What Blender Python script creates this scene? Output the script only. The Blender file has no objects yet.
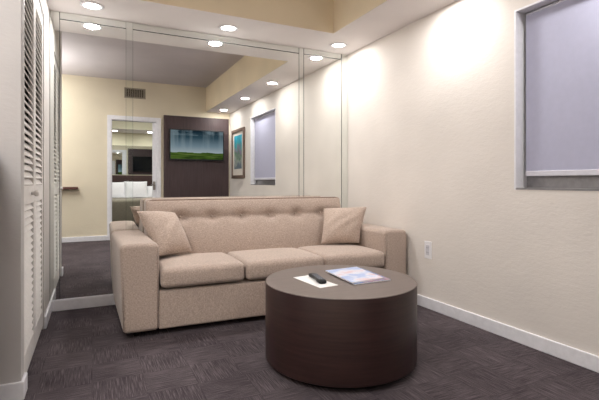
import bpy, bmesh, math, random
from mathutils import Vector, Matrix
random.seed(7)
sc = bpy.context.scene
COL = sc.collection
PI = math.pi

# ------------------------------------------------------------------ materials
def lin(c):
    out = []
    for v in c[:3]:
        v = v / 255.0
        out.append(v / 12.92 if v <= 0.04045 else ((v + 0.055) / 1.055) ** 2.4)
    return (out[0], out[1], out[2], 1.0)

def base_mat(name, rgb, rough=0.6, metal=0.0, spec=0.4):
    m = bpy.data.materials.new(name)
    m.use_nodes = True
    nt = m.node_tree
    b = nt.nodes['Principled BSDF']
    b.inputs['Base Color'].default_value = lin(rgb)
    b.inputs['Roughness'].default_value = rough
    b.inputs['Metallic'].default_value = metal
    b.inputs['Specular IOR Level'].default_value = spec
    return m, nt, b

def coords(nt, scale=(1, 1, 1), kind='Object'):
    tc = nt.nodes.new('ShaderNodeTexCoord')
    mp = nt.nodes.new('ShaderNodeMapping')
    mp.inputs['Scale'].default_value = scale
    nt.links.new(tc.outputs[kind], mp.inputs['Vector'])
    return mp.outputs['Vector']

def noise(nt, vec, scale, detail=3, rough=0.5):
    n = nt.nodes.new('ShaderNodeTexNoise')
    n.inputs['Scale'].default_value = scale
    n.inputs['Detail'].default_value = detail
    n.inputs['Roughness'].default_value = rough
    nt.links.new(vec, n.inputs['Vector'])
    return n.outputs['Fac']

def ramp(nt, fac, stops):
    r = nt.nodes.new('ShaderNodeValToRGB')
    e = r.color_ramp.elements
    e[0].position, e[0].color = stops[0][0], lin(stops[0][1])
    e[1].position, e[1].color = stops[-1][0], lin(stops[-1][1])
    for p, c in stops[1:-1]:
        q = e.new(p); q.color = lin(c)
    nt.links.new(fac, r.inputs['Fac'])
    return r.outputs['Color']

def bump(nt, b, h, strength, dist):
    n = nt.nodes.new('ShaderNodeBump')
    n.inputs['Strength'].default_value = strength
    n.inputs['Distance'].default_value = dist
    nt.links.new(h, n.inputs['Height'])
    nt.links.new(n.outputs['Normal'], b.inputs['Normal'])

def math_node(nt, op, a, b=None):
    n = nt.nodes.new('ShaderNodeMath'); n.operation = op
    for i, v in enumerate((a, b)):
        if v is None: continue
        if isinstance(v, (int, float)): n.inputs[i].default_value = v
        else: nt.links.new(v, n.inputs[i])
    return n.outputs[0]

def mix_col(nt, fac, a, b, mode='MIX'):
    n = nt.nodes.new('ShaderNodeMix'); n.data_type = 'RGBA'; n.blend_type = mode
    if isinstance(fac, (int, float)): n.inputs[0].default_value = fac
    else: nt.links.new(fac, n.inputs[0])
    for i, v in ((6, a), (7, b)):
        if isinstance(v, tuple): n.inputs[i].default_value = v
        else: nt.links.new(v, n.inputs[i])
    return n.outputs[2]

def plain(name, rgb, rough=0.6, metal=0.0, spec=0.4, var=0.05, scale=25):
    """a plain material with a slight procedural mottling"""
    m, nt, b = base_mat(name, rgb, rough, metal, spec)
    v = coords(nt)
    f = noise(nt, v, scale, 3)
    lo = tuple(max(0, c * (1 - var)) for c in rgb); hi = tuple(min(255, c * (1 + var)) for c in rgb)
    nt.links.new(ramp(nt, f, [(0.3, lo), (0.7, hi)]), b.inputs['Base Color'])
    return m

def wall_paint(name, rgb, strength=0.35):
    m, nt, b = base_mat(name, rgb, 0.75, spec=0.25)
    v = coords(nt, (1, 1, 2.4))
    f = noise(nt, v, 22, 4, 0.6)
    g = noise(nt, coords(nt), 1.5, 2)
    lo = tuple(c * 0.97 for c in rgb); hi = tuple(min(255, c * 1.02) for c in rgb)
    nt.links.new(ramp(nt, g, [(0.3, lo), (0.7, hi)]), b.inputs['Base Color'])
    bump(nt, b, f, strength, 0.02)
    return m

def fabric(name, rgb, dark=0.86):
    m, nt, b = base_mat(name, rgb, 0.9, spec=0.15)
    v = coords(nt)
    f1 = noise(nt, coords(nt, (1, 1, 3)), 75, 2)
    f2 = noise(nt, coords(nt, (3, 3, 1)), 75, 2)
    f = math_node(nt, 'MULTIPLY', math_node(nt, 'ADD', f1, f2), 0.5)
    lo = tuple(c * dark for c in rgb); hi = tuple(min(255, c * 1.08) for c in rgb)
    nt.links.new(ramp(nt, f, [(0.36, lo), (0.64, hi)]), b.inputs['Base Color'])
    b.inputs['Sheen Weight'].default_value = 0.25
    b.inputs['Sheen Roughness'].default_value = 0.5
    bump(nt, b, f, 0.25, 0.004)
    return m

def wood(name, c0, c1, rough, axis, scale=5.0, spec=0.4):
    m, nt, b = base_mat(name, c0, rough, spec=spec)
    sx = [14, 14, 14]
    if axis < 3: sx[axis] = 0.8
    if axis == 3: sx = [1.2, 1.2, 22]
    f = noise(nt, coords(nt, tuple(sx[:3])), scale, 5, 0.6)
    nt.links.new(ramp(nt, f, [(0.3, c0), (0.7, c1)]), b.inputs['Base Color'])
    return m

def emit(name, rgb, strength):
    m = bpy.data.materials.new(name); m.use_nodes = True
    nt = m.node_tree; nt.nodes.clear()
    e = nt.nodes.new('ShaderNodeEmission'); o = nt.nodes.new('ShaderNodeOutputMaterial')
    e.inputs['Color'].default_value = lin(rgb); e.inputs['Strength'].default_value = strength
    nt.links.new(e.outputs[0], o.inputs[0])
    return m

def mirror_mat(name, rgb, rough=0.0):
    m, nt, b = base_mat(name, rgb, rough, 1.0)
    f = noise(nt, coords(nt), 0.6, 1)
    lo = tuple(c * 0.99 for c in rgb)
    nt.links.new(ramp(nt, f, [(0.3, lo), (0.7, rgb)]), b.inputs['Base Color'])
    return m

def carpet_mat():
    m, nt, b = base_mat('carpet', (72, 62, 66), 0.95, spec=0.1)
    v = coords(nt)
    ck = nt.nodes.new('ShaderNodeTexChecker'); ck.inputs['Scale'].default_value = 4.0
    ck.inputs['Color1'].default_value = (0, 0, 0, 1); ck.inputs['Color2'].default_value = (1, 1, 1, 1)
    nt.links.new(v, ck.inputs['Vector'])
    a = noise(nt, coords(nt, (2.2, 60, 1)), 3.4, 3, 0.65)
    c = noise(nt, coords(nt, (60, 2.2, 1)), 3.4, 3, 0.65)
    f = mix_col(nt, ck.outputs['Fac'], a, c)
    big = noise(nt, v, 2.2, 2)
    br = nt.nodes.new('ShaderNodeTexBrick')
    br.offset = 0.0
    br.inputs['Color1'].default_value = (0.42, 0.42, 0.42, 1); br.inputs['Color2'].default_value = (0.58, 0.58, 0.58, 1)
    br.inputs['Mortar'].default_value = (0.3, 0.3, 0.3, 1)
    br.inputs['Scale'].default_value = 1.0; br.inputs['Mortar Size'].default_value = 0.002
    br.inputs['Brick Width'].default_value = 0.25; br.inputs['Row Height'].default_value = 0.25
    nt.links.new(v, br.inputs['Vector'])
    fib = noise(nt, v, 160, 2)
    s = math_node(nt, 'ADD', math_node(nt, 'MULTIPLY', f, 0.70), math_node(nt, 'MULTIPLY', br.outputs['Color'], 0.20))
    s = math_node(nt, 'ADD', s, math_node(nt, 'MULTIPLY', fib, 0.14))
    s = math_node(nt, 'ADD', s, math_node(nt, 'MULTIPLY', math_node(nt, 'SUBTRACT', big, 0.5), 0.2))
    nt.links.new(ramp(nt, s, [(0.36, CARPET[0]), (0.52, CARPET[1]), (0.68, CARPET[2])]), b.inputs['Base Color'])
    bump(nt, b, s, 0.5, 0.006)
    return m

CARPET = ((50, 44, 48), (76, 68, 71), (112, 103, 105))
M = {}
M['wall'] = wall_paint('wall_paint_cream', (226, 219, 212), 0.09)
M['wall_back'] = wall_paint('wall_paint_back', (224, 213, 190), 0.1)
M['wall_wing'] = wall_paint('wall_paint_grey_white', (205, 200, 196), 0.15)
M['wing'] = wall_paint('wall_paint_grey', (190, 186, 184), 0.08)
M['wall_bed'] = wall_paint('wall_paint_bedroom', (214, 210, 184), 0.1)
M['ceil'] = wall_paint('ceiling_paint', (200, 193, 195), 0.06)
M['soffit'] = wall_paint('soffit_paint', (230, 224, 222), 0.06)
M['tan'] = wall_paint('soffit_face_tan', (236, 221, 192), 0.06)
M['white'] = plain('white_gloss_paint', (232, 231, 235), 0.4, var=0.02)
M['louver'] = plain('louver_paint', (226, 222, 218), 0.5, var=0.02)
M['closet_shade'] = plain('closet_shade', (40, 38, 40), 0.9)
M['carpet'] = carpet_mat()
M['sofa'] = fabric('sofa_fabric', (178, 160, 148), 0.87)
M['sofa_seam'] = fabric('sofa_piping', (138, 116, 102))
M['pillow'] = fabric('pillow_fabric', (183, 164, 151), 0.85)
M['black'] = plain('black_plastic', (20, 20, 23), 0.35)
M['leg'] = plain('dark_leg', (30, 24, 22), 0.5)
M['drum'] = wood('table_walnut', (38, 23, 22), (54, 35, 33), 0.38, 3, 3.0)
M['top'] = wood('table_top_taupe', (100, 88, 83), (112, 99, 93), 0.42, 0, 5.0)
M['plinth'] = plain('table_plinth_black', (20, 17, 18), 0.6)
M['panel'] = wood('dark_wood_panel', (58, 44, 46), (74, 57, 58), 0.5, 2, 4.0)
M['mirror'] = mirror_mat('mirror_silver', (244, 246, 244))
M['mirror_b'] = mirror_mat('mirror_strip_silver', (240, 244, 241), 0.02)
M['mirror_edge'] = plain('mirror_joint_green_grey', (52, 58, 56), 0.4)
M['bedmirror'] = mirror_mat('bedroom_mirror', (225, 230, 228))
M['alu'] = plain('aluminium_frame', (150, 148, 150), 0.4, 0.6)
M['blind'] = plain('blind_fabric', (180, 180, 200), 0.85, spec=0.1, var=0.01)
M['rail'] = plain('blind_rail_white', (214, 212, 220), 0.4, var=0.02)
M['outlet'] = plain('outlet_white', (236, 234, 236), 0.35, var=0.01)
M['outlet_in'] = plain('outlet_insert', (205, 203, 208), 0.35, var=0.01)
M['picframe'] = wood('picture_frame_brown', (92, 76, 66), (122, 102, 90), 0.5, 2)
M['mat'] = plain('picture_mat', (214, 206, 196), 0.8, var=0.02)
M['lamp'] = emit('lamp_glow', (255, 248, 238), 14.0)
M['lamp_bed'] = emit('lamp_glow_bed', (255, 250, 240), 10.0)
M['vent'] = plain('vent_metal', (150, 140, 125), 0.5)
M['vent_dark'] = plain('vent_dark', (70, 62, 52), 0.8)
M['paper'] = plain('paper', (240, 238, 236), 0.7, var=0.02)
M['bedcover'] = fabric('bed_cover', (140, 134, 118))
M['linen'] = fabric('white_linen', (240, 240, 244), 0.97)
M['headboard'] = plain('headboard_brown', (66, 46, 42), 0.6, var=0.1)
M['brass'] = plain('brushed_steel', (150, 145, 140), 0.35, 0.9)
M['ledge'] = wood('ledge_wood', (84, 52, 48), (104, 68, 60), 0.5, 0)

def glass_mat():
    m, nt, b = base_mat('window_glass', (220, 228, 230), 0.02)
    b.inputs['Transmission Weight'].default_value = 1.0
    b.inputs['IOR'].default_value = 1.45
    f = noise(nt, coords(nt), 2, 1)
    nt.links.new(ramp(nt, f, [(0.3, (226, 232, 232)), (0.7, (235, 240, 240))]), b.inputs['Base Color'])
    return m
M['glass'] = glass_mat()

def tv_screen_mat():
    """dull storm sky with pale rain shafts over green fields; object coords: x 0..1 across, z 0..1 up"""
    m = bpy.data.materials.new('tv_picture'); m.use_nodes = True
    nt = m.node_tree; nt.nodes.clear()
    tc = nt.nodes.new('ShaderNodeTexCoord')
    sp = nt.nodes.new('ShaderNodeSeparateXYZ'); nt.links.new(tc.outputs['Generated'], sp.inputs[0])
    z = sp.outputs['Z']
    mp = nt.nodes.new('ShaderNodeMapping'); mp.inputs['Scale'].default_value = (7, 1, 0.5)
    nt.links.new(tc.outputs['Generated'], mp.inputs['Vector'])
    shafts = noise(nt, mp.outputs['Vector'], 1.3, 3)
    mp2 = nt.nodes.new('ShaderNodeMapping'); mp2.inputs['Scale'].default_value = (4, 1, 6)
    nt.links.new(tc.outputs['Generated'], mp2.inputs['Vector'])
    cl = noise(nt, mp2.outputs['Vector'], 1.6, 4)
    mp3 = nt.nodes.new('ShaderNodeMapping'); mp3.inputs['Scale'].default_value = (3, 1, 30)
    nt.links.new(tc.outputs['Generated'], mp3.inputs['Vector'])
    fl = noise(nt, mp3.outputs['Vector'], 1.5, 4)
    sky = ramp(nt, z, [(0.2, (186, 198, 204)), (0.45, (128, 150, 164)), (0.75, (58, 84, 98)), (1.0, (24, 44, 56))])
    sky = mix_col(nt, math_node(nt, 'MULTIPLY', math_node(nt, 'SUBTRACT', shafts, 0.42), 1.6), sky, lin((168, 186, 194)))
    topm = math_node(nt, 'MULTIPLY', math_node(nt, 'GREATER_THAN', z, 0.82), math_node(nt, 'MULTIPLY', math_node(nt, 'SUBTRACT', cl, 0.45), 2.0))
    sky = mix_col(nt, topm, sky, lin((150, 172, 184)))
    field = ramp(nt, fl, [(0.35, (44, 62, 26)), (0.55, (84, 112, 44)), (0.75, (120, 128, 80))])
    mask = math_node(nt, 'GREATER_THAN', math_node(nt, 'ADD', z, math_node(nt, 'MULTIPLY', math_node(nt, 'SUBTRACT', cl, 0.5), 0.12)), 0.22)
    c = mix_col(nt, mask, field, sky)
    e = nt.nodes.new('ShaderNodeEmission'); e.inputs['Strength'].default_value = 0.62
    o = nt.nodes.new('ShaderNodeOutputMaterial')
    nt.links.new(c, e.inputs['Color']); nt.links.new(e.outputs[0], o.inputs[0])
    return m
M['tv'] = tv_screen_mat()

def art_mat():
    m, nt, b = base_mat('picture_art', (90, 150, 160), 0.6)
    v = coords(nt, (1, 1, 1), 'Generated')
    sp = nt.nodes.new('ShaderNodeSeparateXYZ'); nt.links.new(v, sp.inputs[0])
    n1 = noise(nt, v, 5, 4)
    s = math_node(nt, 'ADD', sp.outputs['Z'], math_node(nt, 'MULTIPLY', math_node(nt, 'SUBTRACT', n1, 0.5), 0.9))
    nt.links.new(ramp(nt, s, [(0.05, (96, 110, 122)), (0.25, (150, 156, 150)), (0.42, (84, 120, 92)), (0.55, (132, 110, 140)),
                              (0.68, (70, 150, 140)), (0.8, (40, 140, 165)), (1.0, (60, 165, 190))]), b.inputs['Base Color'])
    return m
M['art'] = art_mat()

def cover_mat(name, c0, c1, c2, scale):
    m, nt, b = base_mat(name, c0, 0.3)
    f = noise(nt, coords(nt, (1, 1.3, 1), 'Generated'), scale, 3)
    nt.links.new(ramp(nt, f, [(0.38, c0), (0.52, c1), (0.66, c2)]), b.inputs['Base Color'])
    return m
M['mag_top'] = cover_mat('magazine_cover_pale', (168, 188, 228), (226, 228, 240), (220, 192, 198), 2.6)
M['mag_low'] = cover_mat('magazine_cover_blue', (70, 86, 130), (110, 140, 190), (160, 120, 130), 2.5)

# ------------------------------------------------------------------ mesh helpers
def link(name, bm, mat, parent=None, smooth=False, loc=None):
    me = bpy.data.meshes.new(name)
    bmesh.ops.recalc_face_normals(bm, faces=bm.faces[:])
    bm.to_mesh(me); bm.free()
    for m in (mat if isinstance(mat, (list, tuple)) else [mat]): me.materials.append(m)
    if smooth:
        for p in me.polygons: p.use_smooth = True
    o = bpy.data.objects.new(name, me); COL.objects.link(o)
    if parent is not None: o.parent = parent
    if loc is not None: o.location = loc
    return o

def shade(o, angle=40):
    me = o.data
    for p in me.polygons: p.use_smooth = True
    bm = bmesh.new(); bm.from_mesh(me)
    for e in bm.edges:
        if len(e.link_faces) == 2 and e.calc_face_angle(0) > math.radians(angle): e.smooth = False
    bm.to_mesh(me); bm.free()
    return o

def box(bm, x0, x1, y0, y1, z0, z1, bev=0.0, seg=2, mi=0):
    vs = [bm.verts.new((x, y, z)) for z in (z0, z1) for y in (y0, y1) for x in (x0, x1)]
    idx = [(0, 2, 3, 1), (4, 5, 7, 6), (0, 1, 5, 4), (2, 6, 7, 3), (0, 4, 6, 2), (1, 3, 7, 5)]
    fs = [bm.faces.new([vs[i] for i in q]) for q in idx]
    for f in fs: f.material_index = mi
    if bev > 0:
        es = list({e for f in fs for e in f.edges})
        bmesh.ops.bevel(bm, geom=es, offset=bev, segments=seg, affect='EDGES', profile=0.5)
    return fs

def bx(*a, **k):
    bm = bmesh.new(); box(bm, *a, **k); return bm

def axis_pts(h, r, n, k=4):
    """sample points on -h..h: dense on the rounded ends"""
    e = [h - r + r * math.tan(t * PI / 4 / k) for t in range(1, k + 1)]
    inner = [-(h - r) + 2 * (h - r) * i / n for i in range(n + 1)]
    return [-v for v in reversed(e)] + inner + e

def rbox(cx, cy, cz, sx, sy, sz, r, n=(6, 6, 6), deform=None, k=4):
    """rounded box centred at c with size s; deform(Vector local, half sizes) -> Vector"""
    hx, hy, hz = sx / 2, sy / 2, sz / 2
    H = (hx, hy, hz)
    P = [axis_pts(H[i], r, n[i], k) for i in range(3)]
    bm = bmesh.new()
    def add(u, v, w, fix):
        grid = []
        for a in P[u]:
            row = []
            for b in P[v]:
                p = [0, 0, 0]; p[u] = a; p[v] = b; p[w] = fix * H[w]
                q = [max(-(H[i] - r), min(H[i] - r, p[i])) for i in range(3)]
                d = Vector([p[i] - q[i] for i in range(3)])
                d = d.normalized() * r
                o = Vector(q) + d
                if deform: o = deform(o, H)
                row.append(bm.verts.new((o.x + cx, o.y + cy, o.z + cz)))
            grid.append(row)
        for i in range(len(grid) - 1):
            for j in range(len(grid[0]) - 1):
                bm.faces.new((grid[i][j], grid[i + 1][j], grid[i + 1][j + 1], grid[i][j + 1]))
    for (u, v, w) in ((0, 1, 2), (1, 2, 0), (0, 2, 1)):
        add(u, v, w, 1); add(u, v, w, -1)
    bmesh.ops.remove_doubles(bm, verts=bm.verts[:], dist=1e-5)
    return bm

def tube(bm, pts, r, n=8, closed=False):
    pts = [Vector(p) for p in pts]
    N = len(pts); rings = []
    for i, p in enumerate(pts):
        if closed: t = pts[(i + 1) % N] - pts[i - 1]
        else: t = pts[min(i + 1, N - 1)] - pts[max(i - 1, 0)]
        t.normalize()
        up = Vector((0, 0, 1)) if abs(t.z) < 0.9 else Vector((0, 1, 0))
        a = t.cross(up).normalized(); b = a.cross(t).normalized()
        rings.append([bm.verts.new(p + r * (math.cos(2 * PI * k / n) * a + math.sin(2 * PI * k / n) * b)) for k in range(n)])
    m = N if closed else N - 1
    for i in range(m):
        A, B = rings[i], rings[(i + 1) % N]
        for k in range(n):
            bm.faces.new((A[k], A[(k + 1) % n], B[(k + 1) % n], B[k]))
    if not closed:
        bm.faces.new(rings[0]); bm.faces.new(rings[-1][::-1])

def lathe(bm, prof, n=64, cx=0, cy=0):
    """prof: (r, z) list; r=0 at the ends closes it"""
    rings = []
    for r, z in prof:
        if r < 1e-6: rings.append([bm.verts.new((cx, cy, z))])
        else: rings.append([bm.verts.new((cx + r * math.cos(2 * PI * k / n), cy + r * math.sin(2 * PI * k / n), z)) for k in range(n)])
    for A, B in zip(rings, rings[1:]):
        if len(A) == 1 and len(B) == 1: continue
        for k in range(n):
            k2 = (k + 1) % n
            if len(A) == 1: bm.faces.new((A[0], B[k], B[k2]))
            elif len(B) == 1: bm.faces.new((A[k], A[k2], B[0]))
            else: bm.faces.new((A[k], A[k2], B[k2], B[k]))

def tag(o, label, cat, group=None):
    o['label'] = label; o['category'] = cat
    if group: o['group'] = group
    return o

def thing(name, label, cat, loc=(0, 0, 0), rz=0, group=None):
    o = bpy.data.objects.new(name, None); COL.objects.link(o)
    o.empty_display_size = 0.1
    o.location = loc; o.rotation_euler = (0, 0, rz)
    return tag(o, label, cat, group)

def struct(name, bm, mat, parent=None):
    o = link(name, bm, mat, parent)
    if parent is None: o['kind'] = 'structure'
    return o

def copy_tree(o, parent=None):
    c = o.copy(); COL.objects.link(c); c.parent = parent
    for ch in list(o.children): copy_tree(ch, c)
    return c

# ------------------------------------------------------------------ dimensions (metres; x along the mirror wall, y towards it)
XR, YM, YB = 2.52, 4.02, -0.48        # right wall, mirror wall, wall behind the viewer
XL = -0.31                            # closet side wall
ZS, ZC = 2.44, 2.92                    # soffit underside, ceiling
WIN = (0.80, 1.955, 1.00, 2.185)        # window opening on the right wall: y0 y1 z0 z1
DOOR = (0.315, 1.105, 2.19)            # bedroom doorway: x0 x1 top
YH = -5.10                             # bedroom headboard wall
XO = -1.9                              # far left of the room, out of the picture

# ------------------------------------------------------------------ setting
struct('floor', bx(XO - 0.1, XR + 0.12, YH - 0.1, YM + 0.1, -0.1, 0.0), M['carpet'])
struct('ceiling', bx(XO - 0.1, XR + 0.12, YH - 0.1, YM + 0.1, ZC, ZC + 0.1), M['ceil'])

bm = bmesh.new()
for f in box(bm, XL - 0.02, XR, YM - 0.525, YM, ZS, ZC) + box(bm, XR - 0.485, XR, YB, YM - 0.525, ZS, ZC):
    f.material_index = 0 if f.calc_center_median().z < ZS + 0.001 else 1
struct('ceiling_soffit', bm, [M['soffit'], M['tan']])

# right wall with the window hole
bm = bmesh.new()
T = 0.16
box(bm, XR, XR + T, YH, WIN[0], 0, ZC); box(bm, XR, XR + T, WIN[1], YM + 0.1, 0, ZC)
box(bm, XR, XR + T, WIN[0], WIN[1], 0, WIN[2]); box(bm, XR, XR + T, WIN[0], WIN[1], WIN[3], ZC)
struct('wall_right', bm, M['wall'])
struct('wall_mirror_side', bx(XO - 0.1, XR, YM, YM + 0.1, 0, ZC), M['wall_wing'])
bm = bmesh.new()
box(bm, XO, DOOR[0], YB - 0.12, YB, 0, ZC); box(bm, DOOR[1], XR, YB - 0.12, YB, 0, ZC)
box(bm, DOOR[0], DOOR[1], YB - 0.12, YB, DOOR[2], ZC)
struct('wall_back', bm, M['wall_back'])
struct('wall_left', bx(XO - 0.1, XO, YH, YM, 0, ZC), M['wall_wing'])
# wing wall at the end of the closet
bm = bx(XO, XL, 2.46, 2.56, 0, ZC)
struct('wall_left_wing', bm, M['wing'])
# closet front: above and beside the folding doors
CY0, CY1, CZ = 2.575, 3.56, 2.24
bm = bmesh.new()
box(bm, XL - 0.09, XL, 2.56, CY1, CZ, ZC)
box(bm, XL - 0.09, XL, CY1, YM, 0, ZC)
struct('wall_left_closet', bm, M['wall_wing'])
struct('wall_closet_back', bx(-1.0, -0.95, 2.56, YM, 0, ZC), M['wall_wing'])

# baseboards
BH = 0.09
def baseboard(name, x0, x1, y0, y1):
    struct(name, bx(x0, x1, y0, y1, 0.0, BH, bev=0.005), M['white'])
baseboard('baseboard_right', XR - 0.016, XR, YB + 0.05, YM - 0.016)
baseboard('baseboard_mirror_side', XL, XR - 0.016, YM - 0.016, YM)
baseboard('baseboard_back', XO, DOOR[0] - 0.07, YB, YB + 0.016)
bm = bmesh.new()
box(bm, XO, XL + 0.016, 2.444, 2.46, 0, BH, bev=0.005); box(bm, XL, XL + 0.016, 2.46, 2.565, 0, BH, bev=0.005)
struct('baseboard_left_wing', bm, M['white'])
baseboard('baseboard_left', XL, XL + 0.016, CY1, YM - 0.016)

# bedroom behind the doorway
struct('wall_bedroom_end', bx(XO, XR, YH - 0.1, YH, 0, ZC), M['wall_bed'])
bm = bmesh.new()
for f in box(bm, XO, XR, YH, YH + 0.95, ZS, ZC):
    f.material_index = 0 if f.calc_center_median().z < ZS + 0.001 else 1
struct('ceiling_soffit_bedroom', bm, [M['soffit'], M['wall_bed']])

# closet folding doors
d = bpy.data.objects.new('door_1', None); COL.objects.link(d); d['kind'] = 'structure'
d.location = (XL - 0.005, 2.575, 0)
LW, LT = 0.488, 0.03
def leaf(y):
    bm = bmesh.new()
    zs = (0.03, 0.15, 0.93, 1.03, 2.14, 2.21)
    box(bm, -LT, 0, y, y + 0.05, zs[0], zs[5]); box(bm, -LT, 0, y + LW - 0.05, y + LW, zs[0], zs[5])
    box(bm, -LT, 0, y + 0.05, y + LW - 0.05, zs[0], zs[1])
    box(bm, -LT, 0, y + 0.05, y + LW - 0.05, zs[2], zs[3])
    box(bm, -LT, 0, y + 0.05, y + LW - 0.05, zs[4], zs[5])
    lf = link('leaf_frame', bm, M['louver'], d)
    for z0, z1 in ((zs[1], zs[2]), (zs[3], zs[4])):
        bm = bmesh.new(); n = int((z1 - z0) / 0.039); st = (z1 - z0) / n
        for i in range(n):
            zc = z0 + (i + 0.5) * st
            # slat tilted: its room-side edge is lower
            A = [(-0.026, zc + 0.017), (-0.023, zc + 0.022), (-0.001, zc - 0.014), (-0.005, zc - 0.018)]
            va = [bm.verts.new((x, y + 0.05, z)) for x, z in A]; vb = [bm.verts.new((x, y + LW - 0.05, z)) for x, z in A]
            for k in range(4): bm.faces.new((va[k], va[(k + 1) % 4], vb[(k + 1) % 4], vb[k]))
            bm.faces.new(va); bm.faces.new(vb[::-1])
        link('louver_panel', bm, M['louver'], lf)
        link('shade_sheet', bx(-0.0295, -0.0275, y + 0.05, y + LW - 0.05, z0, z1), M['closet_shade'], lf)  # near-black sheet stands in for the closet's shade between the slats
    return lf
la = leaf(0.0); lb = leaf(LW + 0.006)
bm = bmesh.new(); lathe(bm, [(0, 0), (0.009, 0), (0.009, 0.012), (0.017, 0.02), (0.019, 0.03), (0.014, 0.038), (0, 0.04)], 20)
bmesh.ops.rotate(bm, verts=bm.verts[:], cent=(0, 0, 0), matrix=Matrix.Rotation(PI / 2, 3, 'Y'))
kn = link('knob', bm, M['louver'], la, True); kn.location = (0, LW - 0.16, 0.985)
link('track', bx(-0.03, 0.0, 0, 0.98, 2.214, 2.24), M['alu'], d)

# bedroom doorway: casing and the edge of a pocket door
d2 = bpy.data.objects.new('door_2', None); COL.objects.link(d2); d2['kind'] = 'structure'
bm = bmesh.new()
for y0, y1 in ((YB, YB + 0.018), (YB - 0.138, YB - 0.12)):
    box(bm, DOOR[0] - 0.07, DOOR[0], y0, y1, 0, DOOR[2] + 0.07)
    box(bm, DOOR[1], DOOR[1] + 0.07, y0, y1, 0, DOOR[2] + 0.07)
    box(bm, DOOR[0], DOOR[1], y0, y1, DOOR[2], DOOR[2] + 0.07)
link('casing', bm, M['white'], d2)
bm = bmesh.new()
box(bm, DOOR[0], DOOR[0] + 0.012, YB - 0.12, YB, 0, DOOR[2]); box(bm, DOOR[1] - 0.012, DOOR[1], YB - 0.12, YB, 0, DOOR[2])
box(bm, DOOR[0] + 0.012, DOOR[1] - 0.012, YB - 0.12, YB, DOOR[2] - 0.012, DOOR[2])
link('jamb', bm, M['white'], d2)
sl = link('door_slab', bx(DOOR[1] - 0.075, DOOR[1] - 0.012, YB - 0.08, YB - 0.04, 0.01, DOOR[2] - 0.014), M['white'], d2)
bm = bmesh.new(); box(bm, DOOR[1] - 0.066, DOOR[1] - 0.028, YB - 0.04, YB - 0.03, 0.90, 1.06, bev=0.003)
tube(bm, [(DOOR[1] - 0.047, YB - 0.032, 1.0), (DOOR[1] - 0.047, YB + 0.02, 1.0), (DOOR[1] - 0.055, YB + 0.028, 1.0), (DOOR[1] - 0.11, YB + 0.03, 1.0)], 0.009, 10)
link('door_handle', bm, M['brass'], sl)

# window in the right wall
w = bpy.data.objects.new('window_1', None); COL.objects.link(w); w['kind'] = 'structure'
y0, y1, z0, z1 = WIN
bm = bmesh.new()
box(bm, XR - 0.002, XR + 0.155, y1 - 0.012, y1 + 0.0, z0, z1); box(bm, XR - 0.002, XR + 0.155, y0, y0 + 0.012, z0, z1)
box(bm, XR - 0.002, XR + 0.155, y0 + 0.012, y1 - 0.012, z1 - 0.012, z1)
link('reveal', bm, M['white'], w)
link('window_sill', bx(XR - 0.002, XR + 0.155, y0 + 0.012, y1 - 0.012, z0, z0 + 0.012), M['alu'], w)
bm = bmesh.new(); fx0, fx1 = XR + 0.105, XR + 0.145; b0 = z0 + 0.012; t0 = z1 - 0.012; l0 = y0 + 0.012; r0 = y1 - 0.012
box(bm, fx0, fx1, l0, l0 + 0.04, b0, t0); box(bm, fx0, fx1, r0 - 0.04, r0, b0, t0)
box(bm, fx0, fx1, l0 + 0.04, r0 - 0.04, b0, b0 + 0.085); box(bm, fx0, fx1, l0 + 0.04, r0 - 0.04, t0 - 0.04, t0)
box(bm, fx0, fx1, (l0 + r0) / 2 - 0.02, (l0 + r0) / 2 + 0.02, b0 + 0.085, t0 - 0.04)
link('window_frame', bm, M['alu'], w)
link('glass', bx(fx0 + 0.018, fx0 + 0.024, l0 + 0.04, r0 - 0.04, b0 + 0.085, t0 - 0.04), M['glass'], w)

# ------------------------------------------------------------------ lights
def lamp(loc, watt, col=(1.0, 0.98, 0.965), size=0.12):
    l = bpy.data.lights.new('downlight_lamp', 'AREA'); l.energy = watt; l.color = col
    l.shape = 'DISK'; l.size = size
    o = bpy.data.objects.new('downlight_lamp', l); COL.objects.link(o); o.location = loc
    return o

def make_downlight(loc, label, group, glow):
    t = thing('recessed_downlight', label, 'ceiling light', loc, 0, group)
    bm = bmesh.new(); lathe(bm, [(0.062, 0.004), (0.066, -0.006), (0.084, -0.005), (0.088, 0.0), (0.062, 0.004)], 40)
    link('trim_ring', bm, M['white'], t, True)
    bm = bmesh.new(); lathe(bm, [(0, -0.002), (0.04, -0.0028), (0.063, -0.001), (0.063, 0.003), (0, 0.003)], 40)
    link('lens', bm, glow, t, True)
    return t

DL = [((0.0, 3.77), 'recessed downlight in the soffit over the mirror wall, nearest the louvered closet'),
      ((1.11, 3.78), 'recessed downlight in the soffit over the middle of the sofa'),
      ((2.255, 3.77), 'recessed downlight in the soffit corner where mirror meets the window wall'),
      ((2.275, 2.42), 'recessed downlight in the window wall soffit, first one reflected away from the corner'),
      ((2.28, 1.21), 'recessed downlight above the window, second one reflected away from the corner'),
      ((2.285, -0.09), 'recessed downlight above the framed picture, closest to the television')]
POW = [8.5, 11.5, 6, 8, 7.5, 7.5]
for (p, lab), pw in zip(DL, POW):
    make_downlight((p[0], p[1], ZS - 0.001), lab, 'downlights in the soffit', M['lamp'])
    lamp((p[0], p[1], ZS - 0.009), pw)
for x, lab in ((0.55, 'bedroom soffit downlight seen at the left of the doorway reflection'), (1.45, 'bedroom soffit downlight seen at the right of the doorway reflection')):
    make_downlight((x, YH + 0.5, ZS - 0.001), lab, 'downlights over the bed', M['lamp_bed'])
    lamp((x, YH + 0.5, ZS - 0.009), 4.5)

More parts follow.
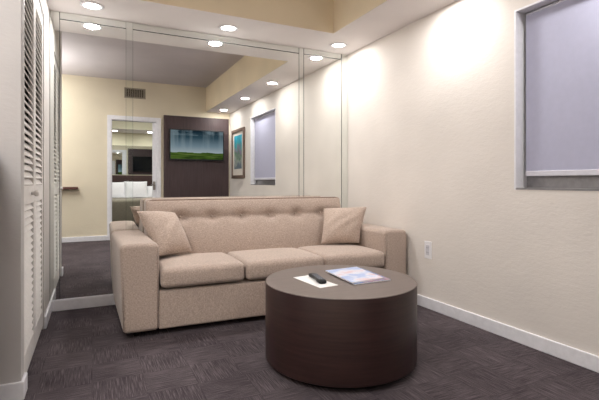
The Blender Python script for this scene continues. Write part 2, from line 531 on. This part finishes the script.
def add_fill_panel(loc, sx, sy, watt, label):
    """added fill light built as a flat ceiling panel: white frame, glowing diffuser and the lamp just under it"""
    t = thing('added_fill_panel', label, 'ceiling light', loc)
    bm = bmesh.new(); fw = 0.035; hx, hy = sx / 2, sy / 2
    box(bm, -hx - fw, -hx, -hy - fw, hy + fw, -0.03, 0); box(bm, hx, hx + fw, -hy - fw, hy + fw, -0.03, 0)
    box(bm, -hx, hx, -hy - fw, -hy, -0.03, 0); box(bm, -hx, hx, hy, hy + fw, -0.03, 0)
    link('frame', bm, M['white'], t)
    link('diffuser', bx(-hx, hx, -hy, hy, -0.02, -0.012), M['fill_glow'], t)
    l = bpy.data.lights.new('fill_lamp', 'AREA'); l.energy = watt; l.color = (1.0, 0.99, 0.985)
    l.shape = 'RECTANGLE'; l.size, l.size_y = sx * 0.96, sy * 0.96
    o = bpy.data.objects.new('fill_lamp', l); COL.objects.link(o); o.location = (loc[0], loc[1], loc[2] - 0.024)
M['fill_glow'] = emit('fill_panel_glow', (255, 250, 244), 3.0)
add_fill_panel((-1.1, 0.9, ZC), 1.0, 1.8, 52, 'added unseen fill light, a wide rectangular ceiling panel in the side area by the closet')  # fixture added out of view to fill the main room with light
add_fill_panel((0.9, -2.4, ZC), 0.9, 0.9, 55, 'added fill light, a square ceiling panel in the middle of the bedroom')  # added to brighten the bedroom, no such fixture in view
# added out-of-view fill for ceiling and soffit, shaped as an uplighter floor lamp
fl = thing('added_floor_lamp', 'added unseen fill light built as a dark uplighter floor lamp with a bowl shade in the side area by the closet', 'floor lamp', (-1.35, 0.7, 0))
bm = bmesh.new(); lathe(bm, [(0, 0), (0.14, 0), (0.145, 0.012), (0.03, 0.03), (0, 0.03)], 40); link('base', bm, M['leg'], fl, True)
bm = bmesh.new(); tube(bm, [(0, 0, 0.025), (0, 0, 0.9), (0, 0, 1.78)], 0.012, 12); link('pole', bm, M['leg'], fl, True)
bm = bmesh.new(); lathe(bm, [(0, 1.775), (0.05, 1.78), (0.13, 1.83), (0.19, 1.90), (0.186, 1.902), (0.126, 1.838), (0.05, 1.79), (0, 1.786)], 48); link('lamp_shade', bm, M['white'], fl, True)
l = bpy.data.lights.new('fill_uplight', 'SPOT'); l.energy = 230; l.color = (1.0, 0.985, 0.97); l.spot_size = math.radians(150); l.spot_blend = 1.0; l.shadow_soft_size = 0.08
o = bpy.data.objects.new('fill_uplight', l); COL.objects.link(o); o.location = (-1.35, 0.7, 1.89); o.rotation_euler = (PI, 0, 0)

# ------------------------------------------------------------------ mirror wall
t = thing('wall_mirror', 'floor to ceiling mirror wall of three panels with narrow mirror strips behind the sofa', 'mirror', (0, YM, BH))
MT = ZS - 0.003
def mir(name, x0, x1, z0, z1, mat, proud=0.0):
    return link(name, bx(x0, x1, -0.006 - proud, -0.0015, z0 - BH, z1 - BH), mat, t)
PX = [(-0.236, 0.264), (0.321, 1.923), (1.984, 2.434)]
SX = [(XL + 0.004, -0.240), (0.2655, 0.3195), (1.929, 1.978), (2.441, XR - 0.004)]
ZP = MT - 0.062
for a, b in PX:
    mir('mirror_panel', a, b, BH + 0.004, ZP, M['mirror'])
    mir('mirror_strip', a, b, ZP + (0.007 if a > -0.3 else 0.004), MT, M['mirror_b'])
for a, b in SX:
    mir('mirror_strip', a, b, BH + 0.004, MT, M['mirror_b'])
link('bottom_channel', bx(XL + 0.004, XR - 0.004, -0.012, -0.0002, -0.001, 0.003), M['white'], t)
link('mirror_backing', bx(XL + 0.002, XR - 0.002, -0.0012, -0.0002, 0.001, MT - BH), M['mirror_edge'], t)

# ------------------------------------------------------------------ sofa
W, D = 2.305, 0.92
sofa = thing('sofa', 'beige fabric three-seat sofa with button-tufted back in front of the mirror wall', 'sofa', (1.337, 3.026, 0), math.radians(-1.7))
def S(x): return x - W / 2
AW = 0.23
def arm(x0, out=0.0, skew=0.0):
    def df(p, H):
        # slightly crowned top and a touch of flare
        k = max(0, p.z / H[2])
        p.z += 0.008 * k * (1 - (p.x / H[0]) ** 2)
        if p.x < 0: p.x -= out * 0.75 * (p.z + H[2]) / (2 * H[2])
        p.x -= out * (0.8 + 0.8 * p.y / H[1]) + skew * (0.5 + 0.5 * p.y / H[1])
        return p
    o = link('arm', rbox(S(x0 + AW / 2), D / 2, 0.335, AW, D, 0.59, 0.032, (5, 8, 6), df), M['sofa'], sofa, True)
    # welt around the front face
    bm = bmesh.new(); a, b, zt = S(x0) + 0.012 - out * 0.3, S(x0 + AW) - 0.012, 0.622
    tube(bm, [(a, 0.008, 0.06), (a, 0.008, zt - 0.03), (a + 0.012, 0.009, zt - 0.008), (a + 0.04, 0.01, zt), (b - 0.04, 0.01, zt),
              (b - 0.012, 0.009, zt - 0.008), (b, 0.008, zt - 0.03), (b, 0.008, 0.06)], 0.0045, 8)
    link('piping', bm, M['sofa'], o, True)
arm(0.0, 0.03); arm(W - AW, 0.0, 0.022)
link('base', rbox(S(W / 2), D / 2, 0.172, W - 2 * AW + 0.01, D - 0.03, 0.264, 0.015, (6, 4, 4)), M['sofa'], sofa, True)
CB = (AW, 0.836, 1.492, W - AW)
for i in range(3):
    cw = CB[i + 1] - CB[i]
    def cd(p, H):
        fx = 1 - abs(p.x / H[0]) ** 3; fy = 1 - abs(p.y / H[1]) ** 4
        if p.z > 0: p.z += 0.020 * fx * fy - 0.012 * max(0, p.y / H[1])
        if p.y < -H[1] * 0.6: p.y -= 0.012 * fx * (1 - (p.z / (H[2] * 1.3)) ** 2)
        return p
    cx0 = CB[i]
    o = link('seat_cushion', rbox(S(cx0 + cw / 2), 0.30, 0.389, cw - 0.012, 0.63, 0.135, 0.036, (10, 10, 4), cd), M['sofa'], sofa, True)
    bm = bmesh.new(); hw = cw / 2 - 0.024; xc = S(cx0 + cw / 2)
    tube(bm, [(xc + hw * (2 * k / 12 - 1), -0.012 - 0.008 * (1 - abs(2 * k / 12 - 1) ** 3), 0.362) for k in range(13)], 0.004, 6)
    link('piping', bm, M['sofa'], o, True)
# tufted back
BX0, BX1 = AW - 0.035, W - AW - 0.035
btn = [0.205 + 0.268 * k for k in range(8)]
btn = [b for b in btn if BX0 + 0.08 < b < BX1 - 0.07]
ZB = 0.75
def back_def(p, H):
    xw = p.x + (BX0 + BX1) / 2; zw = p.z + 0.61
    front = (H[1] - p.y) / (2 * H[1])            # 1 on the front face, 0 at the rear
    lean = max(0, min(1, (zw - 0.42) / 0.48))
    p.y += front * 0.15 * lean
    # puffing of the two fields and dents at the buttons
    edge = min(1, (H[0] - abs(p.x)) / 0.05)
    dz = zw - ZB
    crease = 0.006 * math.exp(-(dz / 0.018) ** 2)
    dent = 0.0
    for b in btn:
        dx = xw - b
        r2 = (dx / 0.06) ** 2 + (dz / 0.04) ** 2
        dent += 0.040 * math.exp(-r2)
        # folds falling from each button
        if dz < 0: dent += 0.007 * math.exp(-(dx / 0.02) ** 2) * math.exp(dz / 0.07) * (1 - math.exp(-(dz / 0.03) ** 2))
    puff = 0.020 * math.sin(PI * max(0, min(1, (zw - 0.42) / (ZB - 0.42)))) if zw < ZB else 0.010 * math.sin(PI * max(0, min(1, (zw - ZB) / (0.9 - ZB))))
    p.y += front * edge * (crease + dent - puff)
    return p
back = link('backrest', rbox(S((BX0 + BX1) / 2), 0.75, 0.61, BX1 - BX0, 0.33, 0.58, 0.025, (110, 4, 40), back_def, 4), M['sofa'], sofa, True)
for b in btn:
    bm = bmesh.new(); lathe(bm, [(0, 0.006), (0.008, 0.004), (0.012, 0.0), (0.008, -0.004), (0, -0.005)], 16)
    bmesh.ops.rotate(bm, verts=bm.verts[:], cent=(0, 0, 0), matrix=Matrix.Rotation(PI / 2, 3, 'X'))
    k = link('tuft_button', bm, M['sofa'], back, True); k.location = (S(b), 0.585 + 0.108 + 0.034, ZB)
bm = bmesh.new(); xa, xb = S(BX0) + 0.014, S(BX1) - 0.014; yt = 0.585 + 0.155
tube(bm, [(xa, 0.65, 0.58), (xa, 0.695, 0.74), (xa, yt - 0.008, 0.86), (xa + 0.014, yt, 0.89), (xa + 0.04, yt, 0.897),
          (xb - 0.04, yt, 0.897), (xb - 0.014, yt, 0.89), (xb, yt - 0.008, 0.86), (xb, 0.695, 0.74), (xb, 0.65, 0.58)], 0.006, 8)
link('piping', bm, M['sofa_seam'], back, True)
for x in (0.09, W - 0.09):
    for y in (0.09, D - 0.08):
        bm = bmesh.new(); lathe(bm, [(0, 0), (0.022, 0), (0.03, 0.046), (0, 0.046)], 20, S(x), y)
        link('foot', bm, M['leg'], sofa, True)

# ------------------------------------------------------------------ throw pillows
from mathutils.bvhtree import BVHTree
bpy.context.view_layer.update()
SOFA_BVH = []
for ch in sofa.children:
    if ch.name.split('.')[0] in ('arm', 'seat_cushion', 'backrest'):
        for o in [ch] + [c for c in ch.children if c.name.startswith('piping')]:
            mw = sofa.matrix_world
            SOFA_BVH.append(BVHTree.FromPolygons([mw @ v.co for v in o.data.vertices], [tuple(p.vertices) for p in o.data.polygons]))
def push(p, gap=0.012):
    for _ in range(5):
        for t in SOFA_BVH:
            co, nr, ix, ds = t.find_nearest(p, 0.2)
            if co is None: continue
            side = (p - co).dot(nr)
            if side < 0 or ds < gap: p = co + nr * gap
    return p
def pillow(name, corners, th, mat, label, cat, group=None, n=22, pinch=0.05, soft=False):
    TL, TR, BR, BL = [Vector(c) for c in corners]
    c0 = (TL + TR + BR + BL) / 4
    nrm = ((TR - BL).cross(TL - BR)).normalized()
    bm = bmesh.new(); grids = []
    for side in (1, -1):
        g = []
        for i in range(n + 1):
            row = []
            for j in range(n + 1):
                # denser sampling towards the edges
                u = 0.5 - 0.5 * math.cos(PI * i / n); v = 0.5 - 0.5 * math.cos(PI * j / n)
                a, b = 2 * u - 1, 2 * v - 1
                # edges bow inwards between the pointed corners
                uu = 0.5 + a * 0.5 * (1 - pinch * (1 - b * b)); vv = 0.5 + b * 0.5 * (1 - pinch * (1 - a * a))
                p = (TL * (1 - uu) + TR * uu) * (1 - vv) + (BL * (1 - uu) + BR * uu) * vv
                h = th * ((1 - a * a) * (1 - b * b)) ** 0.45
                h += 0.007 * math.sin(7 * a + 5 * b + 1.5 * math.sin(4 * b)) * (1 - a * a) * (1 - b * b)
                q = p + nrm * h * side
                row.append(bm.verts.new((push(q) if soft else q) - c0))
            g.append(row)
        for i in range(n):
            for j in range(n):
                bm.faces.new((g[i][j], g[i + 1][j], g[i + 1][j + 1], g[i][j + 1]))
        grids.append(g)
    bmesh.ops.remove_doubles(bm, verts=bm.verts[:], dist=1e-5)
    o = link(name, bm, mat, None, True, loc=c0)
    tag(o, label, cat, group)
    # welt on the seam
    bm = bmesh.new(); pts = []
    def e(a, b):
        uu = 0.5 + a * 0.5 * (1 - pinch * (1 - b * b)); vv = 0.5 + b * 0.5 * (1 - pinch * (1 - a * a))
        return (TL * (1 - uu) + TR * uu) * (1 - vv) + (BL * (1 - uu) + BR * uu) * vv - c0
    m = 14
    for k in range(m): pts.append(e(-1 + 2 * k / m, -1))
    for k in range(m): pts.append(e(1, -1 + 2 * k / m))
    for k in range(m): pts.append(e(1 - 2 * k / m, 1))
    for k in range(m): pts.append(e(-1, 1 - 2 * k / m))
    if soft: pts = [push(p + c0, 0.016) - c0 for p in pts]
    tube(bm, pts, 0.004, 6, True)
    link('piping', bm, mat, o, True)
    return o
pillow('throw_pillow', [(0.325, 3.66, 0.815), (0.625, 3.71, 0.79), (0.72, 3.5, 0.50), (0.447, 3.36, 0.498)], 0.10, M['pillow'],
       'beige throw pillow leaning on the sofa arm nearest the closet doors', 'pillow', 'throw pillows on the sofa', 30, 0.04, True)
pillow('throw_pillow', [(2.014, 3.64, 0.792), (2.38, 3.46, 0.81), (2.205, 3.33, 0.495), (1.894, 3.47, 0.487)], 0.095, M['pillow'],
       'beige throw pillow leaning on the sofa arm nearest the window wall', 'pillow', 'throw pillows on the sofa', 30, 0.04, True)

# ------------------------------------------------------------------ coffee table and what lies on it
tb = thing('coffee_table', 'round dark walnut drum coffee table with taupe top in front of the sofa', 'table', (1.33, 2.206, 0))
R, ZT = 0.443, 0.473
bm = bmesh.new(); lathe(bm, [(0, 0.035), (R - 0.004, 0.035), (R, 0.039), (R, ZT - 0.004), (R - 0.0005, ZT - 0.003), (0, ZT - 0.003)], 128)
shade(link('drum_body', bm, M['drum'], tb))
bm = bmesh.new(); lathe(bm, [(0, ZT - 0.003), (R - 0.001, ZT - 0.003), (R - 0.003, ZT), (0, ZT)], 128)
shade(link('table_top', bm, M['top'], tb))
bm = bmesh.new(); lathe(bm, [(0, 0), (R - 0.06, 0), (R - 0.06, 0.035), (0, 0.035)], 96)
shade(link('plinth', bm, M['plinth'], tb))

def poly_slab(name, pts, z0, z1, mat, parent=None, bev=0):
    c = Vector((sum(p[0] for p in pts) / len(pts), sum(p[1] for p in pts) / len(pts), 0))
    bm = bmesh.new()
    a = [bm.verts.new((p[0] - c.x, p[1] - c.y, 0)) for p in pts]; b = [bm.verts.new((p[0] - c.x, p[1] - c.y, z1 - z0)) for p in pts]
    bm.faces.new(a[::-1]); bm.faces.new(b)
    for i in range(len(pts)): bm.faces.new((a[i], a[(i + 1) % len(pts)], b[(i + 1) % len(pts)], b[i]))
    if bev: bmesh.ops.bevel(bm, geom=bm.edges[:], offset=bev, segments=2, affect='EDGES')
    return link(name, bm, mat, parent, loc=(c.x, c.y, z0))
pc = poly_slab('paper_card', [(1.095, 2.362), (1.212, 2.376), (1.240, 2.078), (1.118, 2.064)], ZT, ZT + 0.0012, M['paper'])
tag(pc, 'white paper card lying under the black remote on the coffee table', 'card')

# remote: loft along its length
rm = thing('remote_control', 'black remote control lying on the white card on the coffee table', 'remote', (1.192, 2.235, ZT + 0.0012), math.radians(80))
rm.scale = (1.2, 1.15, 1.2)
secs = [(-0.085, 0.017, 0.012), (-0.08, 0.021, 0.018), (-0.05, 0.023, 0.02), (-0.01, 0.015, 0.017), (0.03, 0.017, 0.018), (0.065, 0.024, 0.023), (0.082, 0.022, 0.02), (0.087, 0.018, 0.014)]
bm = bmesh.new(); rings = []
for x, hw, h in secs:
    ring = []
    for k in range(16):
        a = 2 * PI * k / 16
        ring.append(bm.verts.new((x, hw * math.copysign(abs(math.cos(a)) ** 0.7, math.cos(a)), h / 2 + h / 2 * math.copysign(abs(math.sin(a)) ** 0.6, math.sin(a)))))
    rings.append(ring)
for A, B in zip(rings, rings[1:]):
    for k in range(16): bm.faces.new((A[k], A[(k + 1) % 16], B[(k + 1) % 16], B[k]))
bm.faces.new(rings[0]); bm.faces.new(rings[-1][::-1])
link('casing', bm, M['black'], rm, True)
M['btn'] = plain('remote_button_grey', (120, 124, 134), 0.5)
for r in range(5):
    for c in (-1, 0, 1):
        bm = bmesh.new(); box(bm, -0.005, 0.005, -0.0035, 0.0035, 0, 0.003, bev=0.001)
        k = link('button', bm, M['btn'], rm); k.location = (-0.06 + r * 0.024, c * 0.0105, 0.0185)

def magazine(label, pts, z0, th, cover):
    o = poly_slab('magazine', pts, z0, z0 + th, cover)
    tag(o, label, 'magazine', 'magazines on the coffee table')
    c = o.location
    ins = [((p[0] - c.x) * 0.992, (p[1] - c.y) * 0.992) for p in pts]
    g = poly_slab('pages', [(p[0] * 1.012, p[1] * 1.012) for p in ins], 0.0015, th - 0.0015, M['paper'], o)
    g.location = (0, 0, 0.0015)
    return o
magazine('magazine with blue cover and dark spine at the bottom of the coffee table stack', [(1.352, 2.395), (1.612, 2.395), (1.578, 2.045), (1.326, 2.040)], ZT, 0.007, M['mag_low'])
magazine('pale blue and white magazine lying on top of the other one on the coffee table', [(1.340, 2.402), (1.585, 2.418), (1.545, 2.075), (1.318, 2.052)], ZT + 0.007, 0.007, M['mag_top'])

# ------------------------------------------------------------------ things on the walls
bl = thing('roller_blind', 'pale lavender roller blind pulled down over the window on the textured wall', 'blind', (XR + 0.067, (y0 + y1) / 2, z1 - 0.03))
hw = (y1 - y0) / 2 - 0.036; zb = 1.088
link('blind_fabric', bx(-0.001, 0.001, -hw, hw, zb + 0.02 - (z1 - 0.03), 0.0), M['blind'], bl)
bm = bmesh.new(); box(bm, -0.008, 0.008, -hw, hw, zb - (z1 - 0.03), zb + 0.034 - (z1 - 0.03), bev=0.004)
link('bottom_rail', bm, M['rail'], bl)
bm = bmesh.new(); tube(bm, [(0.012, -hw, 0.0), (0.012, hw, 0.0)], 0.014, 16); link('roller_tube', bm, M['rail'], bl, True)

ou = thing('wall_outlet', 'white electrical outlet plate on the cream wall beside the sofa', 'outlet', (XR, 2.765, 0.485))
bm = bmesh.new(); box(bm, -0.007, 0, -0.041, 0.041, -0.072, 0.072, bev=0.003); link('cover_plate', bm, M['outlet'], ou)
bm = bmesh.new(); box(bm, -0.0095, -0.006, -0.019, 0.019, -0.042, 0.042, bev=0.0015)
si = link('socket_insert', bm, M['outlet_in'], ou)
for q in (-1, 1):
    for p in (-1, 1):
        link('slot', bx(-0.0102, -0.009, p * 0.007 - 0.0012, p * 0.007 + 0.0012, q * 0.02 - 0.006, q * 0.02 + 0.006), M['black'], si)

pf = thing('framed_picture', 'tall framed blue-green picture with cream mat hanging beside the window', 'picture', (XR, 0.12, 1.59))
fy, fz = 0.385, 0.47
bm = bmesh.new(); q = 0.06
box(bm, -0.03, -0.002, -fy, -fy + q, -fz, fz, bev=0.004); box(bm, -0.03, -0.002, fy - q, fy, -fz, fz, bev=0.004)
box(bm, -0.03, -0.002, -fy + q, fy - q, -fz, -fz + q, bev=0.004); box(bm, -0.03, -0.002, -fy + q, fy - q, fz - q, fz, bev=0.004)
link('picture_frame', bm, M['picframe'], pf)
link('picture_mat', bx(-0.014, -0.004, -fy + q, fy - q, -fz + q, fz - q), M['mat'], pf)
link('picture_art', bx(-0.0155, -0.0142, -fy + 0.15, fy - 0.15, -fz + 0.18, fz - 0.12), M['art'], pf)

# dark panel and television on the back wall
wp = tag(link('wood_wall_panel', bx(-0.632, 0.632, 0, 0.04, 0, 2.32, bev=0.003), M['panel'], loc=(1.857, YB, 0)),
         'tall dark brown wood panel standing behind the lit television', 'wall panel')
def tv(name, x0, x1, z0, z1, y, face, label, mat):
    t = thing(name, label, 'television', ((x0 + x1) / 2, y, (z0 + z1) / 2), 0 if face > 0 else PI)
    hx, hz = (x1 - x0) / 2, (z1 - z0) / 2
    bm = bmesh.new(); box(bm, -hx, hx, 0.02, 0.055, -hz, hz, bev=0.004); link('tv_casing', bm, M['black'], t)
    link('wall_bracket', bx(-0.2, 0.2, 0.0, 0.02, -0.15, 0.15), M['black'], t)
    link('screen', bx(-hx + 0.02, hx - 0.02, 0.0555, 0.057, -hz + 0.03, hz - 0.02), mat, t)
    return t
M['tv_off'] = plain('tv_screen_off', (14, 16, 22), 0.15)
tv('television', 1.318, 2.375, 1.465, 2.065, YB + 0.04, 1, 'flat television showing a green field under a stormy sky, on the dark panel', M['tv'])
tag(link('wood_wall_panel', bx(-0.632, 0.632, -0.04, 0, 0, 2.32, bev=0.003), M['panel'], loc=(1.857, YB - 0.12, 0)),
    'dark wood panel on the bedroom side, seen in the mirror over the bed', 'wall panel')
tv('television', 1.39, 2.40, 1.45, 2.03, YB - 0.16, -1, 'switched-off black television seen in the mirror over the bed', M['tv_off'])

vt = thing('air_vent', 'rectangular metal air vent grille high on the wall above the bedroom doorway', 'vent', (0.716, YB, 2.69))
bm = bmesh.new(); hx, hz = 0.185, 0.095
box(bm, -hx, -hx + 0.022, 0, 0.012, -hz, hz); box(bm, hx - 0.022, hx, 0, 0.012, -hz, hz)
box(bm, -hx + 0.022, hx - 0.022, 0, 0.012, -hz, -hz + 0.022); box(bm, -hx + 0.022, hx - 0.022, 0, 0.012, hz - 0.022, hz)
link('vent_frame', bm, M['vent'], vt)
link('vent_duct', bx(-hx + 0.022, hx - 0.022, 0.0005, 0.003, -hz + 0.022, hz - 0.022), M['vent_dark'], vt)
bm = bmesh.new()
for k in range(10):
    x = -hx + 0.04 + k * 0.0325; box(bm, x - 0.005, x + 0.005, 0.003, 0.01, -hz + 0.022, hz - 0.022)
link('vent_grille', bm, M['vent'], vt)

le = thing('wall_ledge', 'small dark reddish wooden ledge on the back wall beside the closet edge', 'ledge', (-0.62, YB, 0.945))
link('ledge_board', bx(-0.40, 0.40, 0, 0.10, -0.02, 0.02, bev=0.004), M['ledge'], le)

sb = thing('shading_cabinet', 'brown two-door cabinet added unseen to shade the wing wall beside the closet', 'cabinet', (-1.05, 2.44, 0))  # added outside the frame to block light from the lower wing wall
link('cabinet_body', bx(-0.62, 0.62, -0.44, 0, 0.06, 1.17, bev=0.004), M['panel'], sb)
link('cabinet_plinth', bx(-0.58, 0.58, -0.40, 0, 0, 0.06), M['plinth'], sb)
link('worktop', bx(-0.64, 0.64, -0.46, 0, 1.17, 1.20, bev=0.004), M['ledge'], sb)
for q in (-1, 1):
    dr = link('door', bx(min(q * 0.005, q * 0.61), max(q * 0.005, q * 0.61), -0.46, -0.44, 0.08, 1.15, bev=0.003), M['panel'], sb)
    bm = bmesh.new(); tube(bm, [(q * 0.05, -0.46, 0.55), (q * 0.05, -0.485, 0.57), (q * 0.05, -0.485, 0.69), (q * 0.05, -0.46, 0.71)], 0.006, 8)
    link('handle', bm, M['brass'], dr, True)

# ------------------------------------------------------------------ bedroom
bd = thing('bed', 'king bed with grey-green cover and dark headboard seen through the doorway', 'bed', (1.08, YH + 0.015, 0))
bm = bmesh.new(); box(bm, -1.05, 1.05, 0.0, 0.08, 0, 1.24, bev=0.02); link('headboard', bm, M['headboard'], bd)
link('bed_base', bx(-0.93, 0.93, 0.08, 2.08, 0.03, 0.30, bev=0.01), M['headboard'], bd)
link('mattress', rbox(0, 1.09, 0.45, 1.9, 2.02, 0.30, 0.06, (6, 6, 3)), M['linen'], bd, True)
def cv(p, H):
    if p.z > 0: p.z += 0.006 * math.sin(7 * p.x + 3 * p.y)
    return p
link('bed_cover', rbox(0, 1.38, 0.345, 1.96, 1.50, 0.57, 0.06, (16, 14, 4), cv), M['bedcover'], bd, True)
def bedpillow(x, y, w, h, tilt, label):
    a = math.radians(tilt); dy, dz = math.sin(a) * h, math.cos(a) * h; zb = 0.62
    pillow('bed_pillow', [(x - w / 2, YH + y - dy, zb + dz), (x + w / 2, YH + y - dy, zb + dz), (x + w / 2, YH + y, zb), (x - w / 2, YH + y, zb)],
           0.09, M['linen'], label, 'pillow', 'white pillows on the bed', 14)
bedpillow(0.50, 0.42, 0.66, 0.46, 22, 'white bed pillow nearest the doorway edge with the open wall')
bedpillow(1.10, 0.46, 0.60, 0.48, 22, 'white bed pillow standing in the middle of the headboard')
bedpillow(1.68, 0.40, 0.60, 0.36, 30, 'lower white bed pillow partly hidden by the door edge with the handle')
bmr = thing('wall_mirror', 'wide mirror on the bedroom wall above the dark headboard', 'mirror', (1.1, YH, 1.66))
link('mirror_glass', bx(-1.1, 1.1, 0.0, 0.008, -0.40, 0.42), M['bedmirror'], bmr)

# ------------------------------------------------------------------ world, camera, view
wd = bpy.data.worlds.new('night'); sc.world = wd; wd.use_nodes = True
wd.node_tree.nodes['Background'].inputs['Color'].default_value = (0.10, 0.11, 0.15, 1)
wd.node_tree.nodes['Background'].inputs['Strength'].default_value = 0.5
cam = bpy.data.cameras.new('camera'); co = bpy.data.objects.new('camera', cam); COL.objects.link(co)
co.location = (0, 0, 1.05); co.rotation_euler = (PI / 2, 0, -math.radians(25.7))
cam.sensor_width = 36; cam.lens = 431 / 599 * 36; cam.shift_y = -18 / 599
cam.clip_start = 0.02
sc.camera = co
sc.view_settings.view_transform = 'Standard'
sc.view_settings.exposure = 0.12
sc.cycles.max_bounces = 12; sc.cycles.diffuse_bounces = 5; sc.cycles.glossy_bounces = 6
sc.cycles.sample_clamp_indirect = 6.0
sc.cycles.use_denoising = True
